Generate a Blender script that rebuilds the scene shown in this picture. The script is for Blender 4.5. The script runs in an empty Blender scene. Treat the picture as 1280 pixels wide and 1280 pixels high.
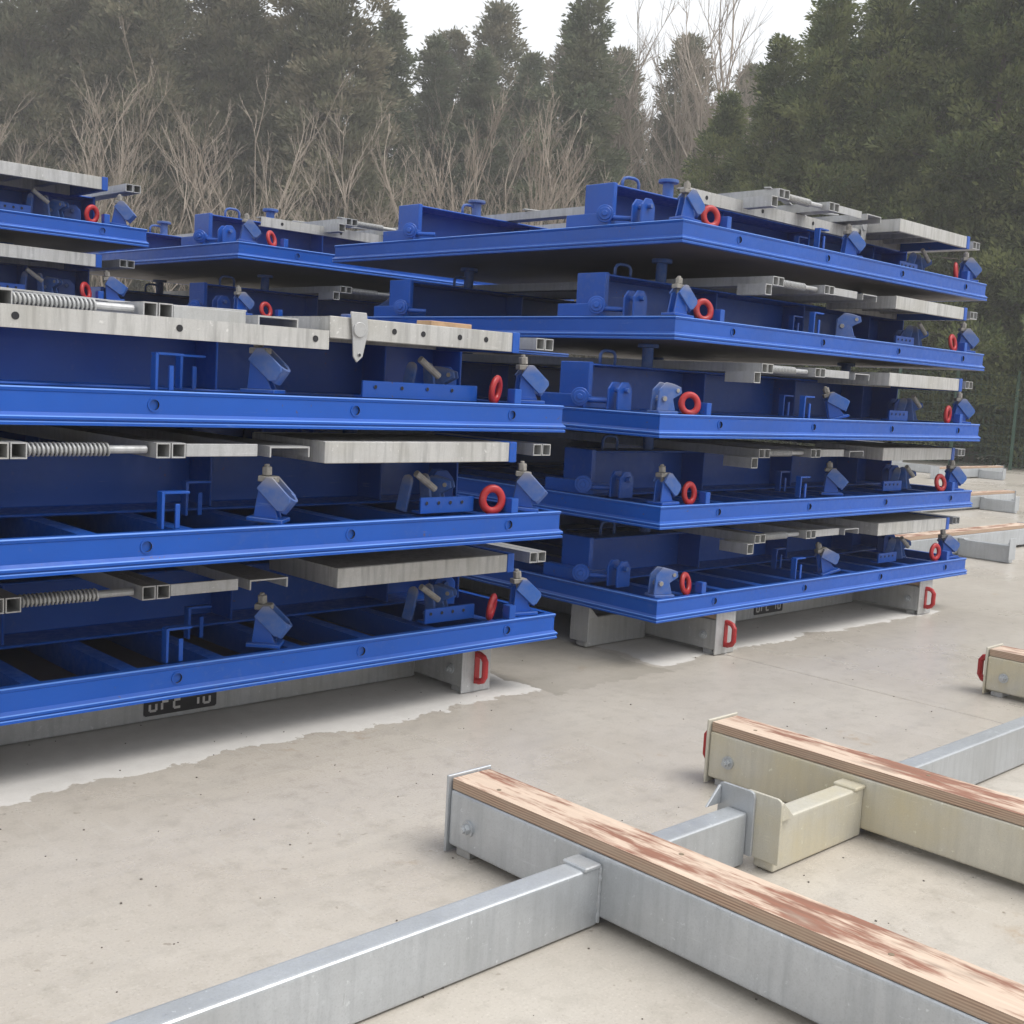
import bpy, bmesh, math, random
import numpy as np
from mathutils import Matrix, Vector
R = math.radians
rnd = random.Random(7)
sc = bpy.context.scene
COL = sc.collection

# ------------------------------------------------------------------ camera
CAM_H = 1.2
pitch, roll, yaw = R(-6.2953), R(3.1416), R(46.0685)
fw = Vector((math.cos(pitch)*math.cos(yaw), math.cos(pitch)*math.sin(yaw), math.sin(pitch)))
rt0 = Vector((math.sin(yaw), -math.cos(yaw), 0)); up0 = rt0.cross(fw)
rt = rt0*math.cos(roll)+up0*math.sin(roll); up = up0*math.cos(roll)-rt0*math.sin(roll)
cd = bpy.data.cameras.new('camera'); cam = bpy.data.objects.new('camera', cd); COL.objects.link(cam)
cd.sensor_width = 36; cd.lens = 1475.76/1280*36; cd.clip_start = .05; cd.clip_end = 600
mw = Matrix.Identity(4)
for i in range(3):
    mw[i][0] = rt[i]; mw[i][1] = up[i]; mw[i][2] = -fw[i]
mw[0][3], mw[1][3], mw[2][3] = 0, 0, CAM_H
cam.matrix_world = mw
sc.camera = cam

# ------------------------------------------------------------------ light
SUN_EL, SUN_AZ = R(58), R(-62)          # azimuth measured from +X towards +Y
w = bpy.data.worlds.new('World'); sc.world = w; w.use_nodes = True
nt = w.node_tree; nt.nodes.clear()
sky = nt.nodes.new('ShaderNodeTexSky'); sky.sky_type = 'NISHITA'; sky.sun_disc = False
sky.sun_elevation = SUN_EL; sky.sun_rotation = math.pi/2-SUN_AZ
sky.dust_density = 4.0; sky.air_density = 1.0; sky.ozone_density = 1.0
hs = nt.nodes.new('ShaderNodeHueSaturation'); hs.inputs['Saturation'].default_value = .12
mx = nt.nodes.new('ShaderNodeMix'); mx.data_type = 'RGBA'; mx.inputs[0].default_value = .72
mx.inputs[7].default_value = (9.2, 9.45, 9.8, 1)      # even cloud cover
bg = nt.nodes.new('ShaderNodeBackground'); bg.inputs[1].default_value = .09
wo = nt.nodes.new('ShaderNodeOutputWorld')
nt.links.new(sky.outputs[0], hs.inputs['Color']); nt.links.new(hs.outputs[0], mx.inputs[6])
nt.links.new(mx.outputs[2], bg.inputs[0]); nt.links.new(bg.outputs[0], wo.inputs[0])
sd = bpy.data.lights.new('sun', 'SUN'); sd.energy = 1.5; sd.angle = R(32); sd.color = (1, .97, .92)
so = bpy.data.objects.new('sun', sd); COL.objects.link(so)
sdir = Vector((math.cos(SUN_EL)*math.cos(SUN_AZ), math.cos(SUN_EL)*math.sin(SUN_AZ), math.sin(SUN_EL)))
so.rotation_euler = sdir.to_track_quat('Z', 'Y').to_euler()
sc.view_settings.view_transform = 'Standard'; sc.view_settings.look = 'None'
sc.view_settings.gamma = 1; sc.view_settings.exposure = 0.72
sc.render.engine = 'CYCLES'
cy = sc.cycles; cy.max_bounces = 4; cy.diffuse_bounces = 2; cy.glossy_bounces = 2; cy.transmission_bounces = 2; cy.volume_bounces = 0; cy.transparent_max_bounces = 4

# ------------------------------------------------------------------ materials
def new_mat(name):
    m = bpy.data.materials.new(name); m.use_nodes = True
    n = m.node_tree; n.nodes.clear()
    o = n.nodes.new('ShaderNodeOutputMaterial'); b = n.nodes.new('ShaderNodeBsdfPrincipled')
    n.links.new(b.outputs[0], o.inputs[0])
    return m, n, b
class NT:
    def __init__(s, n): s.n = n
    def node(s, t, **kw):
        x = s.n.nodes.new(t)
        for k, v in kw.items(): setattr(x, k, v)
        return x
    def link(s, a, b): s.n.links.new(a, b)
    def coord(s, which='Object'): return s.node('ShaderNodeTexCoord').outputs[which]
    def mapping(s, v, scale=(1, 1, 1), loc=None):
        m = s.node('ShaderNodeMapping'); m.inputs['Scale'].default_value = scale; s.link(v, m.inputs[0])
        if loc is not None: s.link(loc, m.inputs['Location'])
        return m.outputs[0]
    def noise(s, v, scale, detail=4, rough=.6):
        x = s.node('ShaderNodeTexNoise'); x.inputs['Scale'].default_value = scale
        x.inputs['Detail'].default_value = detail; x.inputs['Roughness'].default_value = rough
        if v is not None: s.link(v, x.inputs['Vector'])
        return x.outputs[0]
    def ramp(s, f, stops):
        r = s.node('ShaderNodeValToRGB'); e = r.color_ramp.elements
        while len(e) < len(stops): e.new(.5)
        for el, (p, c) in zip(e, stops):
            el.position = p; el.color = (c, c, c, 1) if isinstance(c, (int, float)) else (*c, 1)
        s.link(f, r.inputs[0]); return r.outputs[0]
    def mix(s, f, a, b, blend='MIX'):
        x = s.node('ShaderNodeMix', data_type='RGBA', blend_type=blend)
        for k, v in ((0, f), (6, a), (7, b)):
            if isinstance(v, (int, float)): x.inputs[k].default_value = v
            elif isinstance(v, tuple): x.inputs[k].default_value = (*v, 1)
            else: s.link(v, x.inputs[k])
        return x.outputs[2]
    def math(s, op, a, b=0, c=None):
        x = s.node('ShaderNodeMath', operation=op)
        for k, v in ((0, a), (1, b), (2, c)):
            if v is None: continue
            if isinstance(v, (int, float)): x.inputs[k].default_value = v
            else: s.link(v, x.inputs[k])
        return x.outputs[0]
    def bump(s, b, h, strength, dist=.002):
        x = s.node('ShaderNodeBump'); x.inputs['Strength'].default_value = strength; x.inputs['Distance'].default_value = dist
        s.link(h, x.inputs['Height']); s.link(x.outputs[0], b.inputs['Normal'])
def orand(N):
    oi = N.node('ShaderNodeObjectInfo'); v = N.node('ShaderNodeCombineXYZ')
    r = N.math('MULTIPLY', oi.outputs['Random'], 37.0)
    for i in range(3): N.link(r, v.inputs[i])
    return oi.outputs['Random'], v.outputs[0]

def paint(name, base, dirt=(.30, .29, .28), d_amt=.25, rough=.38, lo=.56, hi=.68, crust=0, chips=0):
    m, n, b = new_mat(name); N = NT(n)
    rv, off = orand(N)
    v = N.mapping(N.coord(), loc=off)
    big = N.noise(v, 2.2, 5, .6); fine = N.noise(v, 38, 4, .65); strk = N.noise(N.mapping(v, (30, 30, 3)), 1.0, 3)
    c = N.mix(N.ramp(big, [(.35, 0), (.7, 1)]), base, tuple(x*.78 for x in base))
    c = N.mix(N.math('MULTIPLY', rv, .18), c, tuple(min(1, x*1.3) for x in base))
    mask = N.math('MULTIPLY', N.ramp(N.math('ADD', N.math('MULTIPLY', fine, .6), N.math('MULTIPLY', big, .4)), [(lo, 0), (hi, 1)]), d_amt*2.2)
    if crust:      # cement crust caked on the upper half
        sp_ = N.node('ShaderNodeSeparateXYZ'); N.link(N.coord(), sp_.inputs[0])
        hgt = N.math('ADD', sp_.outputs[2], N.math('MULTIPLY', N.math('SUBTRACT', big, .5), .09))
        mask = N.math('MAXIMUM', mask, N.math('MULTIPLY', N.ramp(hgt, [(.085, 0), (.135, 1)]), crust))
    c = N.mix(mask, c, dirt)
    if chips:      # small chips down to rusty steel, in patches, and pale scuffs
        chn = N.math('MULTIPLY', N.ramp(N.noise(v, 55, 3, .6), [(.665, 0), (.69, 1)]), N.ramp(N.noise(v, 3.3, 3), [(.52, 0), (.62, .8)]))
        c = N.mix(chn, c, (.10, .065, .05))
        scf = N.math('MULTIPLY', N.ramp(N.noise(N.mapping(v, (5, 5, 60)), 1.3, 4, .7), [(.64, 0), (.72, 1)]), N.ramp(N.noise(v, 2.1, 3), [(.5, 0), (.65, .4)]))
        c = N.mix(scf, c, (.22, .30, .46))
    up_ = N.node('ShaderNodeNewGeometry'); sep = N.node('ShaderNodeSeparateXYZ'); N.link(up_.outputs['Normal'], sep.inputs[0])
    dust = N.math('MULTIPLY', N.ramp(sep.outputs[2], [(.55, 0), (.95, 1)]), N.math('MULTIPLY', N.ramp(strk, [(.3, .2), (.7, 1)]), d_amt))
    c = N.mix(dust, c, dirt)
    N.link(c, b.inputs['Base Color'])
    N.link(N.ramp(fine, [(.3, rough-.08), (.7, rough+.2)]), b.inputs['Roughness'])
    N.bump(b, fine, .10, .001)
    b.inputs['Coat Weight'].default_value = .12; b.inputs['Coat Roughness'].default_value = .16; b.inputs['Specular IOR Level'].default_value = .4
    return m
def galv(name, base, tint=(.5, .46, .34), t_amt=.1, metal=.35, rough=.42, spangle=.28, streak=.45):
    m, n, b = new_mat(name); N = NT(n)
    rv, off = orand(N)
    v = N.mapping(N.coord(), loc=off)
    vo = N.node('ShaderNodeTexVoronoi'); vo.inputs['Scale'].default_value = 85; N.link(v, vo.inputs['Vector'])
    big = N.noise(v, 3.0, 6, .65); strk = N.noise(N.mapping(v, (45, 45, 4)), 1.0, 4, .6); spots = N.noise(v, 60, 3)
    c = N.mix(N.ramp(big, [(.3, 0), (.72, 1)]), base, tuple(x*.72 for x in base))
    sp = N.node('ShaderNodeSeparateColor'); N.link(vo.outputs['Color'], sp.inputs[0])
    c = N.mix(N.math('MULTIPLY', sp.outputs[0], spangle), c, tuple(x*.72 for x in base))
    c = N.mix(N.ramp(strk, [(.46, 0), (.70, streak)]), c, tuple(x*.55 for x in base))
    c = N.mix(N.math('MULTIPLY', N.ramp(big, [(.45, 0), (.65, 1)]), t_amt*2), c, tint)
    c = N.mix(N.ramp(spots, [(.66, 0), (.74, .6)]), c, tuple(min(.8, x*1.35) for x in base))
    N.link(c, b.inputs['Base Color']); b.inputs['Metallic'].default_value = metal
    N.link(N.ramp(strk, [(.2, rough-.08), (.8, rough+.22)]), b.inputs['Roughness'])
    gr = N.noise(v, 260, 2, .6); c = N.mix(N.ramp(gr, [(.5, 0), (.72, .35)]), c, tuple(x*.6 for x in base))
    scr = N.noise(N.mapping(v, (6, 6, 130)), 1.0, 3, .7); c = N.mix(N.ramp(scr, [(.66, 0), (.74, .35)]), c, tuple(min(.8, x*1.3) for x in base))
    N.link(c, b.inputs['Base Color'])
    N.bump(b, N.math('ADD', N.math('ADD', spots, big), gr), .2, .0012)
    return m
def plain(name, col, rough=.6, metal=0, var=.35, scale=20):
    m, n, b = new_mat(name); N = NT(n); rv, off = orand(N); v = N.mapping(N.coord(), loc=off)
    f = N.noise(v, scale, 5, .65)
    c = N.mix(N.ramp(f, [(.3, 0), (.75, 1)]), col, tuple(x*(1-var) for x in col))
    N.link(c, b.inputs['Base Color']); b.inputs['Roughness'].default_value = rough; b.inputs['Metallic'].default_value = metal
    N.bump(b, f, .2, .001)
    return m
MT = {}
MT['blue'] = paint('blue_paint', (.0008, .074, .40), d_amt=.045, rough=.36, chips=1)
MT['blue_highlight'] = paint('blue_paint_edge_highlight', (.09, .23, .64), d_amt=.05, rough=.4)  # bright highlight lines of the rail edges, painted in as a lighter blue
MT['blue_dirty'] = paint('blue_paint_with_cement', (.005, .088, .37), dirt=(.31, .285, .24), d_amt=.17, lo=.34, hi=.72, rough=.6, crust=.8)
MT['skin'] = plain('steel_form_face', (.105, .085, .088), .55, .1, .3, 3)
MT['galv'] = galv('galvanised_steel', (.50, .505, .51))
MT['galv_bright'] = galv('galvanised_steel_fresh', (.55, .575, .60), t_amt=.02, metal=.45, rough=.33, spangle=.16, streak=.3)
MT['galv_yellow'] = galv('galvanised_steel_yellowed', (.62, .59, .50), tint=(.66, .57, .34), t_amt=.25, metal=.2, spangle=.12, streak=.25)
MT['galv_deck'] = galv('galvanised_deck', (.56, .555, .54), t_amt=.08, metal=.25, rough=.5, spangle=.2, streak=.85)
MT['red'] = paint('red_paint', (.40, .018, .022), dirt=(.34, .2, .16), d_amt=.16, rough=.4)
MT['dark'] = plain('dark_bore', (.02, .02, .025), .8)
MT['rust'] = plain('dirty_bolt_steel', (.30, .235, .16), .75, .2, .5, 60)
MT['cement'] = plain('cement_coated_steel', (.33, .31, .28), .85, 0, .45, 45)
MT['black'] = plain('black_plate', (.018, .016, .018), .5)
MT['white'] = plain('white_lettering', (.62, .60, .58), .6, 0, .25, 60)
MT['blackfoot'] = plain('dark_rubber', (.03, .028, .026), .9)
MT['bark'] = plain('bark', (.19, .155, .125), .9, 0, .45, 6)
MT['twig'] = plain('bare_twig_bark', (.36, .30, .245), .9, 0, .35, 3)
MT['fence'] = plain('green_fence_wire', (.03, .08, .05), .6)
MT['earth'] = plain('earth_and_leaf_litter', (.11, .085, .055), .95, 0, .5, .8)
MT['grit'] = plain('grit', (.16, .14, .12), .95)

def concrete():
    m, n, b = new_mat('wet_patchy_concrete'); N = NT(n)
    v = N.node('ShaderNodeNewGeometry').outputs['Position']
    sep = N.node('ShaderNodeSeparateXYZ'); N.link(v, sep.inputs[0])
    X, Y = sep.outputs[0], sep.outputs[1]
    b1 = N.noise(v, .55, 5, .6); b2 = N.noise(v, 2.3, 6, .62); b3 = N.noise(v, 14, 5, .65); b4 = N.noise(v, 140, 3, .7)
    trow = N.noise(N.mapping(v, (1.2, 9, 1)), 1.0, 5, .65)
    c = N.mix(N.ramp(b1, [(.35, 0), (.65, 1)]), (.51, .463, .405), (.425, .388, .34))
    c = N.mix(N.ramp(b2, [(.40, 0), (.75, .55)]), c, (.565, .525, .465))
    c = N.mix(N.ramp(b2, [(.22, .4), (.40, 0)]), c, (.36, .325, .27))
    c = N.mix(N.ramp(trow, [(.5, 0), (.75, .35)]), c, (.33, .31, .28))
    c = N.mix(N.ramp(b3, [(.5, 0), (.7, .5)]), c, (.34, .31, .265))
    sc1 = N.noise(N.mapping(v, (26, 3, 1)), 1.0, 4, .7)
    c = N.mix(N.ramp(sc1, [(.60, 0), (.72, .4)]), c, (.58, .555, .51))
    c = N.mix(N.ramp(b4, [(.56, 0), (.74, .6)]), c, (.27, .24, .20))
    c = N.mix(N.ramp(b4, [(.26, .5), (.42, 0)]), c, (.66, .62, .56))
    sp5 = N.noise(v, 32, 2, .5); c = N.mix(N.ramp(sp5, [(.70, 0), (.74, .55)]), c, (.24, .20, .155))
    rst = N.math('MULTIPLY', N.ramp(N.noise(v, 3.1, 2), [(.66, 0), (.74, 1)]), N.ramp(b3, [(.5, 0), (.65, .55)])); c = N.mix(rst, c, (.42, .29, .17))
    # dry, dusty concrete that the stacks kept the rain off, with a ragged drip line
    edge = N.math('ADD', Y, N.math('ADD', N.math('MULTIPLY', b2, .34), N.math('MULTIPLY', b3, .13)))
    def between(x, a, bb, s): 
        return N.math('MULTIPLY', N.math('SMOOTHSTEP' if False else 'GREATER_THAN', x, a), N.math('LESS_THAN', x, bb))
    jx = N.math('ADD', X, N.math('MULTIPLY', b2, .3))
    dl = N.math('MULTIPLY', between(edge, 3.39, 5.75, 0), between(jx, -2, 3.42, 0))
    dr = N.math('MULTIPLY', between(edge, 3.42, 5.85, 0), between(jx, 4.2, 6.75, 0))
    dry = N.math('MAXIMUM', dl, dr)
    dryc = N.mix(N.ramp(b3, [(.35, 0), (.7, .6)]), (.66, .64, .61), (.56, .54, .51))
    dryc = N.mix(N.ramp(b4, [(.6, 0), (.75, .4)]), dryc, (.36, .34, .31))
    c = N.mix(N.math('MULTIPLY', dry, .95), c, dryc)
    # wet ground in the alley between the stacks
    alley = N.math('MULTIPLY', between(edge, 3.32, 9, 0), between(jx, 3.42, 4.15, 0))
    c = N.mix(N.math('MULTIPLY', alley, N.ramp(b2, [(.35, .15), (.65, .6)])), c, (.24, .22, .18))
    N.link(c, b.inputs['Base Color'])
    wet = N.math('MULTIPLY', N.ramp(b1, [(.3, .12), (.7, .40)]), 1.0)
    rgh = N.math('MAXIMUM', N.math('ADD', wet, N.math('MULTIPLY', b3, .12)), N.math('MULTIPLY', dry, .9))
    N.link(rgh, b.inputs['Roughness'])
    N.bump(b, N.math('ADD', N.math('MULTIPLY', b3, 1.0), N.math('MULTIPLY', b4, .8)), .32, .003)
    return m
MT['concrete'] = concrete()

def plywood_top():
    m, n, b = new_mat('weathered_plywood_face'); N = NT(n)
    rv, off = orand(N); v = N.mapping(N.coord(), loc=off)
    g = N.noise(N.mapping(v, (70, 2.5, 10)), 1.0, 5, .65); p = N.noise(N.mapping(v, (15, 3.0, 1)), 1.0, 5, .62); q = N.noise(N.mapping(v, (55, 6, 1)), 1.0, 4, .7)
    c = N.mix(N.ramp(g, [(.3, 0), (.75, 1)]), (.66, .52, .41), (.52, .40, .31))
    mk = N.ramp(N.math('ADD', N.math('MULTIPLY', p, .66), N.math('MULTIPLY', q, .34)), [(.475, 0), (.56, 1)])
    c = N.mix(N.math('MULTIPLY', mk, .92), c, N.mix(N.ramp(g, [(.3, 0), (.7, 1)]), (.27, .10, .058), (.19, .085, .052)))
    gm = N.ramp(N.noise(N.mapping(v, (9, 2.2, 1)), 1.7, 4), [(.58, 0), (.68, .6)])
    c = N.mix(gm, c, (.30, .235, .185))
    N.link(c, b.inputs['Base Color']); b.inputs['Roughness'].default_value = .7
    N.bump(b, g, .35, .0015)
    return m
def plywood_edge():
    m, n, b = new_mat('plywood_layered_edge'); N = NT(n)
    v = N.coord(); sep = N.node('ShaderNodeSeparateXYZ'); N.link(v, sep.inputs[0])
    ng = N.noise(N.mapping(v, (3, 3, 60)), 1.0, 4)
    z = N.math('FRACT', N.math('ADD', N.math('MULTIPLY', sep.outputs[2], 165), N.math('ADD', N.math('MULTIPLY', ng, .5), N.math('MULTIPLY', N.noise(v, 2.2, 3), 1.1))))
    c = N.mix(N.ramp(z, [(.42, 0), (.55, 1)]), (.50, .35, .25), (.26, .165, .115))
    c = N.mix(N.ramp(N.noise(N.mapping(v, (6, 6, 40)), 1.0, 5), [(.36, 0), (.62, .8)]), c, (.40, .30, .22))
    N.link(c, b.inputs['Base Color']); b.inputs['Roughness'].default_value = .8
    return m
MT['ply'] = plywood_top(); MT['plyedge'] = plywood_edge()
MT['wood'] = plain('raw_wood', (.48, .31, .18), .8, 0, .4, 18)

def foliage(name, a, bcol, ccol, nsc=.8):
    m, n, b = new_mat(name); N = NT(n)
    geo = N.node('ShaderNodeNewGeometry'); rv, off = orand(N)
    big = N.noise(N.mapping(N.coord(), loc=off), nsc, 3, .55)
    c = N.mix(geo.outputs['Random Per Island'], a, bcol)
    c = N.mix(N.ramp(big, [(.45, 0), (.58, .8)]), c, ccol)
    c = N.mix(N.math('MULTIPLY', rv, .35), c, tuple(x*.7 for x in a))
    N.link(c, b.inputs['Base Color']); b.inputs['Roughness'].default_value = .75
    b.inputs['Specular IOR Level'].default_value = .25
    tr = N.node('ShaderNodeBsdfTranslucent'); N.link(c, tr.inputs[0])
    ms = N.node('ShaderNodeMixShader'); ms.inputs[0].default_value = .3
    out = [x for x in n.nodes if x.type == 'OUTPUT_MATERIAL'][0]
    N.link(b.outputs[0], ms.inputs[1]); N.link(tr.outputs[0], ms.inputs[2]); N.link(ms.outputs[0], out.inputs[0])
    return m
MT['pine'] = foliage('pine_needles', (.125, .13, .08), (.215, .215, .135), (.27, .235, .16), .9)
MT['fir'] = foliage('dark_fir_needles', (.095, .12, .072), (.175, .20, .12), (.22, .22, .14), 1.0)
MT['hedge'] = foliage('cypress_foliage', (.048, .07, .028), (.125, .16, .06), (.25, .27, .105), 1.25)
MT['brush'] = foliage('dry_brown_brush', (.13, .11, .08), (.19, .16, .12), (.10, .095, .065))

# ------------------------------------------------------------------ mesh tools
class MB:
    def __init__(s): s.v = []; s.f = []; s.m = []
    def add(s, vs, fs, mat=0):
        o = len(s.v); s.v += [tuple(p) for p in vs]; s.f += [tuple(i+o for i in f) for f in fs]; s.m += [mat]*len(fs); return s
    def box(s, x0, y0, z0, x1, y1, z1, mat=0, M=None):
        vs = [(x0, y0, z0), (x1, y0, z0), (x1, y1, z0), (x0, y1, z0), (x0, y0, z1), (x1, y0, z1), (x1, y1, z1), (x0, y1, z1)]
        if M is not None: vs = [M @ Vector(p) for p in vs]
        return s.add(vs, [(0, 3, 2, 1), (4, 5, 6, 7), (0, 1, 5, 4), (1, 2, 6, 5), (2, 3, 7, 6), (3, 0, 4, 7)], mat)
    def prism(s, poly, axis, a, b, mat=0, M=None):
        # poly: 2D points in the plane normal to axis (x:(y,z), y:(x,z), z:(x,y))
        def P(p, t): return {'x': (t, p[0], p[1]), 'y': (p[0], t, p[1]), 'z': (p[0], p[1], t)}[axis]
        n = len(poly); vs = [P(p, a) for p in poly]+[P(p, b) for p in poly]
        if M is not None: vs = [M @ Vector(p) for p in vs]
        fs = [tuple(range(n-1, -1, -1)), tuple(range(n, 2*n))]+[(i, (i+1) % n, (i+1) % n+n, i+n) for i in range(n)]
        return s.add(vs, fs, mat)
    def cyl(s, p0, p1, r0, r1=None, n=12, mat=0, caps=True):
        p0, p1 = Vector(p0), Vector(p1); r1 = r0 if r1 is None else r1
        d = (p1-p0).normalized(); a = d.orthogonal().normalized(); b = d.cross(a)
        vs = [p0+(a*math.cos(t)+b*math.sin(t))*r0 for t in [2*math.pi*i/n for i in range(n)]]
        vs += [p1+(a*math.cos(t)+b*math.sin(t))*r1 for t in [2*math.pi*i/n for i in range(n)]]
        fs = [(i, (i+1) % n, (i+1) % n+n, i+n) for i in range(n)]
        if caps: fs += [tuple(range(n-1, -1, -1)), tuple(range(n, 2*n))]
        return s.add(vs, fs, mat)
    def sweep(s, pts, r, n=8, mat=0, closed=False, caps=True):
        pts = [Vector(p) for p in pts]; m = len(pts); o = len(s.v); prev = None
        for i, p in enumerate(pts):
            t = ((pts[(i+1) % m]-pts[i-1]) if closed else (pts[min(i+1, m-1)]-pts[max(i-1, 0)])).normalized()
            if prev is None: a = t.orthogonal().normalized()
            else: a = (prev-t*prev.dot(t)).normalized()
            prev = a; b = t.cross(a); rr = r[i] if isinstance(r, (list, tuple)) else r
            s.v += [tuple(p+(a*math.cos(2*math.pi*k/n)+b*math.sin(2*math.pi*k/n))*rr) for k in range(n)]
        for i in range(m if closed else m-1):
            j = (i+1) % m
            for k in range(n): s.f.append((o+i*n+k, o+i*n+(k+1) % n, o+j*n+(k+1) % n, o+j*n+k)); s.m.append(mat)
        if caps and not closed:
            s.f.append(tuple(o+k for k in range(n-1, -1, -1))); s.m.append(mat)
            s.f.append(tuple(o+(m-1)*n+k for k in range(n))); s.m.append(mat)
        return s
    def sqtube(s, x, y0, y1, z, wd, ht, t, mat=0):
        # hollow rectangular tube along y, lower corner x,z
        for (a, b, c, d) in ((x, z, x+wd, z+t), (x, z+ht-t, x+wd, z+ht), (x, z+t, x+t, z+ht-t), (x+wd-t, z+t, x+wd, z+ht-t)):
            s.box(a, y0, b, c, y1, d, mat)
        return s
    def xform(s, M):
        s.v = [tuple(M @ Vector(p)) for p in s.v]; return s
    def mesh(s, name, mats, bevel=0, smooth=False, seg=2):
        me = bpy.data.meshes.new(name); me.from_pydata(s.v, [], s.f)
        for k in mats: me.materials.append(MT[k])
        me.polygons.foreach_set('material_index', s.m)
        if bevel:
            bm = bmesh.new(); bm.from_mesh(me); bmesh.ops.remove_doubles(bm, verts=bm.verts, dist=1e-5)
            ed = [e for e in bm.edges if len(e.link_faces) == 2 and e.calc_face_angle(0) > .6]
            bmesh.ops.bevel(bm, geom=ed, offset=bevel, segments=seg, affect='EDGES', profile=.6, clamp_overlap=True)
            bm.to_mesh(me); bm.free()
        me.update()
        if smooth: me.polygons.foreach_set('use_smooth', [True]*len(me.polygons))
        return me
def obj(name, me, parent=None, loc=(0, 0, 0), rot=(0, 0, 0), scale=(1, 1, 1), label=None):
    o = bpy.data.objects.new(name, me); COL.objects.link(o)
    o.location = loc; o.rotation_euler = rot; o.scale = scale
    if parent is not None: o.parent = parent
    if label: o['label'] = label
    return o
def tag(o, label, cat, group=None, kind=None):
    if label: o['label'] = label
    if cat: o['category'] = cat
    if group: o['group'] = group
    if kind: o['kind'] = kind
    return o
CACHE = {}
def cm(key, fn):
    if key not in CACHE: CACHE[key] = fn()
    return CACHE[key]

# ------------------------------------------------------------------ setting: yard and ground
g = MB(); g.add([(-60, -60, -.06), (120, -60, -.06), (120, 120, -.06), (-60, 120, -.06)], [(0, 1, 2, 3)])
tag(obj('ground', g.mesh('ground', ['earth'])), None, None, kind='structure')
yard = bpy.data.objects.new('concrete_yard', None); COL.objects.link(yard); yard['kind'] = 'structure'
jx = [-14, -4.6, 4.46, 13.5, 22.6, 31.0]; jy = [-12, -2.4, 6.9, 16.2]
for i in range(len(jx)-1):
    for j in range(len(jy)-1):
        b = MB().box(jx[i]+.004, jy[j]+.004, -.15, jx[i+1]-.004, jy[j+1]-.004, 0)
        obj('slab', b.mesh('slab', ['concrete'], bevel=.004, seg=1), yard)

# ------------------------------------------------------------------ support frames
def hook_mesh():
    s = MB(); pts = []
    for z, y in ((.052, .0), (.052, -.018), (.046, -.036), (.030, -.048), (-.030, -.048), (-.046, -.036), (-.052, -.018), (-.052, 0)):
        pts.append((0, y, z))
    s.sweep(pts, .0125, 8)
    s.box(-.012, -.004, -.062, .012, .004, .062)
    return s.mesh('hook', ['red'], smooth=False)
def bolt_mesh():
    s = MB(); s.cyl((0, 0, 0), (-.006, 0, 0), .02, n=16); s.cyl((-.006, 0, 0), (-.018, 0, 0), .0135, n=6); s.cyl((-.018, 0, 0), (-.026, 0, 0), .008, n=8)
    return s.mesh('bolt', ['galv_bright'])
def digits(txt, h):
    # stencil characters of separate bars
    SEG = {'U': 'bcdef', 'F': 'aefg', '2': 'abged', '1': 'bc', '0': 'abcdef'}
    out = []; x = 0; wd = h*.5; t = h*.13
    for ch in txt:
        if ch == ' ': x += wd*.75; continue
        s = MB(); out.append((ch, s))
        for k in SEG[ch]:
            g_ = t*.55
            bx = {'a': (g_, h-t, wd-g_, h), 'd': (g_, 0, wd-g_, t), 'g': (g_, h/2-t/2, wd-g_, h/2+t/2),
                  'f': (0, h/2+g_, t, h-g_), 'e': (0, g_, t, h/2-g_), 'b': (wd-t, h/2+g_, wd, h-g_), 'c': (wd-t, g_, wd, h/2-g_)}[k]
            s.box(bx[0]+x, -.0015, bx[1], bx[2]+x, 0, bx[3])
        x += wd*1.42
    return out, x
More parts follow.
